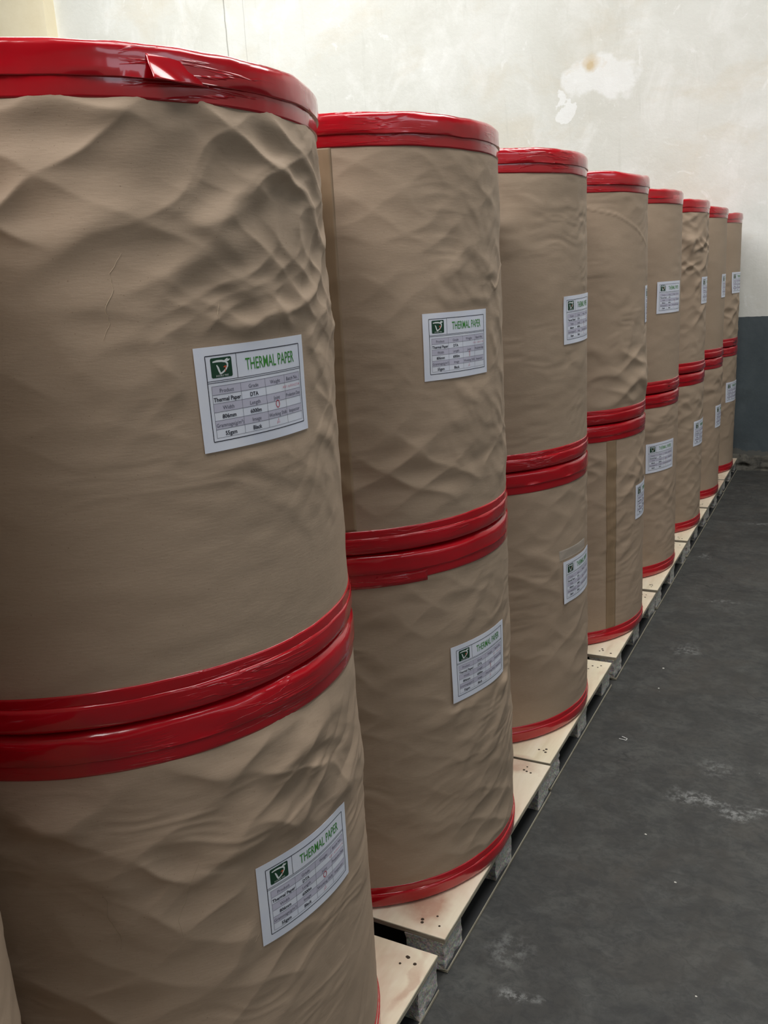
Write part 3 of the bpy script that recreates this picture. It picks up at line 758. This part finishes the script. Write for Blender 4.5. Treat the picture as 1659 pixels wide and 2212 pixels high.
A = 'diamond'; F = 'free'
st_ = [(-1.05, 0.253, .372), (-1.05, 1.0147, .3776), (-1.0474, 1.7788, .3694), (-1.0636, 2.5378, .372), (-1.0522, 3.3184, .3729),
       (-1.0594, 4.0850, .3705), (-1.0450, 4.8300, .3590), (-1.0335, 5.5505, .3470), (-1.0455, 6.2735, .3580)]
TOPZ = [0, -.023, .003, .016, .012, .012, .007, .006, 0]
DEN = [(260, 120), (640, 300), (460, 230), (340, 170), (300, 150), (240, 120), (220, 110), (200, 100), (200, 100)]
R0H = 0.819
UP = {
 0: dict(wr=[(A, .002, .6, .3, -40, 80)], lth=-80, n='mostly out of frame'),
 1: dict(wr=[(A, .0038, .64, .20, -50, 90, 1.15), (A, .0022, .50, .18, 5, 30, .85), ('diagdown', .0022, .42, .2, 20, 28, 1.0, 40), (F, .0008, .2, .2, -40, 70, 1.2, 30)],
         lth=-10.8, pk='0', lws=.945, tilt=.012, tears=[[(-36, .575), (-38.5, .553), (-38.2, .535), (-40, .515), (-39.6, .498), (-41, .480)], [(-4.5, .50), (-3.6, .475), (-4.2, .455), (-3.2, .43), (-2.4, .41)],
                [(.5, .455), (1.5, .435), (3.5, .415)], [(-58, .585), (-60, .555), (-59.5, .53), (-61, .50)], [(-19, .515), (-19.6, .50), (-19.2, .488)]],
         flap=(-28, -16.5, .7555, .7845), n='largest front stack, upper roll, deep wrinkles under its top tape'),
 2: dict(wr=[(A, .0010, .58, .24, -30, 60, .95), (A, .0024, .17, .08, -40, 60, 1.15), ('diagdown', .0018, .42, .28, 5, 22, .8, 110)], lth=-19.3, lws=.93, curl=.003,
         brown=(-66, -58.3), tilt=-.004, creases=[([(18, .55), (10, .52), (4, .50), (1, .515)], .002, .0025)]),
 3: dict(wr=[(F, .0045, .60, .13, -50, 18, 1.5, 14), (F, .0009, .4, .3, -20, 50, 1.3, 24)], lth=-3.5, curl=.007, tilt=.02),
 4: dict(wr=[(F, .0016, .45, .3, -10, 45, 1.2, 40), (A, .0045, .16, .09, -5, 35, 1.3)], lth=16.0, tilt=.01, facet=.9, creases=[([(-60, .735), (-32, .70), (-14, .655), (2, .60)], .0022, .0022)]),
 5: dict(wr=[(F, .0006, .4, .3, -20, 50, 1.3, 20)], lth=-17, facet=.6, curl=.002),
 6: dict(wr=[(A, .0050, .60, .20, -25, 50, .85), (A, .0020, .3, .2, -25, 45, 1.1)], lth=2.5, facet=.8),
 7: dict(wr=[(F, .0008, .4, .3, -20, 50, 1.2, 20)], lth=4, facet=.6),
 8: dict(wr=[(A, .0042, .24, .18, -20, 50, 1.2)], lth=-8, curl=.006, facet=.6)}
LO = {
 0: dict(wr=[(A, .002, .6, .3, -40, 80)], lth=-3),
 1: dict(wr=[(A, .0046, .66, .11, -25, 50, 1.25), (A, .0026, .50, .18, -50, 60, 1.3), ('diag', .0030, .62, .12, 0, 25, 1.3, 24), (F, .0012, .25, .25, -50, 70, 1.6, 40)], lth=-8.8, pk='0', tilt=-.005, lz=.4895,
         tears=[[(-56, .60), (-54.6, .575), (-55, .55), (-53, .52), (-53.4, .495)], [(-36, .60), (-38.5, .575), (-39.5, .55), (-41.5, .525), (-41, .50)],
                [(-17, .565), (-20, .535), (-22, .51), (-23.5, .485), (-24, .455), (-26, .44)]]),
 2: dict(wr=[(A, .0012, .50, .3, -40, 60, 1.0), ('diag', .0020, .40, .28, 2, 24, 1.0, 80), (A, .0016, .15, .12, -20, 45, 1.1)], lth=-13, lz=.522, curl=.003, steps=[(-75, -36, .751, .775)]),
 3: dict(wr=[(A, .0016, .60, .22, -25, 55, 1.2), (A, .0030, .28, .12, -10, 40, 1.6)], lth=-5, lz=.463, curl=.003, clear=(-23, 2, .535, .565)),
 4: dict(wr=[(A, .0024, .62, .17, -25, 50, 1.1), ('diag', .0018, .40, .2, -5, 25, 1, 40)], lth=4, lz=.503, brown=(-37.5, -30.5)),
 5: dict(wr=[(F, .0016, .68, .08, -20, 40, 1.1, 40), (A, .0010, .3, .3, -20, 45, .9)], lth=-24, lz=.542, tilt=.005),
 6: dict(wr=[(A, .0026, .62, .14, -20, 45, 1.1), (A, .0014, .3, .2, -20, 45, 1)], lth=-4, lz=.503),
 7: dict(wr=[(A, .0036, .66, .10, -20, 45, 1.3), (A, .0012, .3, .2, -20, 45, 1)], lth=0, lz=.475),
 8: dict(wr=[(A, .0022, .5, .3, -20, 45, 1)], lth=-11, lz=.528)}
LAB = {
 0: ('wrapped paper roll just out of frame above the one at lower left corner', 'sliver of kraft wrapped roll at the lower left corner of the photo'),
 1: ('largest nearest paper roll, upper of front stack, deep wrinkles under red rim', 'lower roll of the nearest stack, crumpled kraft below the red seam, label marked 0'),
 2: ('upper roll of the second stack, brown tape strip at its left, label fully readable', 'lower roll of the second stack, standing on the reddish stained pallet'),
 3: ('upper roll of third stack, mostly smooth kraft with label wrapping at right edge', 'lower roll of third stack, clear tape strip above its label'),
 4: ('upper roll of fourth stack, long diagonal crease below faceted red rim', 'lower roll of fourth stack with a brown tape strip running down it'),
 5: ('upper roll of fifth stack, smooth kraft with a squarely facing white label', 'lower roll of fifth stack, label facing the camera just below the red seam'),
 6: ('upper roll of sixth stack, finely crumpled all over its upper half', 'lower roll of sixth stack, third from the wall'),
 7: ('upper roll of seventh stack, smooth kraft, second from the wall', 'lower roll of seventh stack, crumpled just below its red seam'),
 8: ('farthest and smallest upper roll, nearest the back wall', 'farthest lower roll, beside the grey painted foot of the wall')}
for i, (cx, cy, R) in enumerate(st_):
    dn = DEN[i]
    for which, Dk in ((0, LO), (1, UP)):
        d = Dk[i]
        z0 = HP + (R0H + .0012) * which + .0002
        H = R0H if which == 0 else R0H + TOPZ[i] + .001
        lz = d.get('lz', .5225 if which == 0 else 1.224 - .82)
        if which == 1: lz = 1.2185 - .8202
        make_roll(cx + (.0015 if which else 0), cy, z0, H, R - (.0012 if which else 0), None, LAB[i][1 - which], 100 + i * 7 + which * 3, dn, d['wr'], d['lth'], lz,
                  d.get('pk', '1'), d.get('curl', 0), d.get('tilt', 0), d.get('creases', ()), d.get('brown'), d.get('clear'), True, d.get('steps', ()), d.get('facet', 0), d.get('flap'), d.get('lws', 1.0), d.get('tears', ()))

# ------------------------------------------------------------------ litter on the floor
def scrap():
    pts = []
    for k in range(14):
        a = -1.9 + 3.8 * k / 13; pts.append((.010 * math.cos(a) - .004, .008 * math.sin(a), .0016 + .001 * math.sin(k)))
    pts = [(-.016, -.008, .0018)] + pts + [(-.014, .0085, .002)]
    o = tube('plastic_scrap', pts, .0012, simple('white_plastic', srgb(225, 225, 222), .5))
    o.location = (-.563, 2.556, 0); o.rotation_euler.z = -.2
    tag(o, 'small white hooked scrap lying on dark floor beside third pallet', 'litter')
scrap()
def crumb(x, y, s, seed, label):
    rng = np.random.default_rng(seed)
    import bmesh
    bm = bmesh.new(); bmesh.ops.create_icosphere(bm, subdivisions=2, radius=1)
    for v in bm.verts: v.co *= 1 + rng.uniform(-.25, .25); v.co.z *= .45
    bmesh.ops.scale(bm, vec=(s, s * .7, s), verts=bm.verts)
    me = bpy.data.meshes.new('plaster_crumb'); bm.to_mesh(me); bm.free(); me.materials.append(PLASTER)
    o = bpy.data.objects.new('plaster_crumb', me); link(o); o.location = (x, y, s * .38)
    tag(o, label, 'litter', 'plaster crumbs on the floor')
crumb(-.403, 2.084, .003, 1, 'tiny white plaster crumb on open floor below the large white smear')
crumb(-.300, 1.92, .003, 2, 'tiny plaster crumb on open floor right of the smear, near right edge')
crumb(-.20, 1.58, .0025, 3, 'tiny plaster crumb near bottom right of the floor')
crumb(-.55, 3.12, .004, 4, 'plaster crumb beside fourth pallet edge')
crumb(-.535, 2.95, .003, 5, 'smaller plaster crumb beside the gap before the fourth pallet')
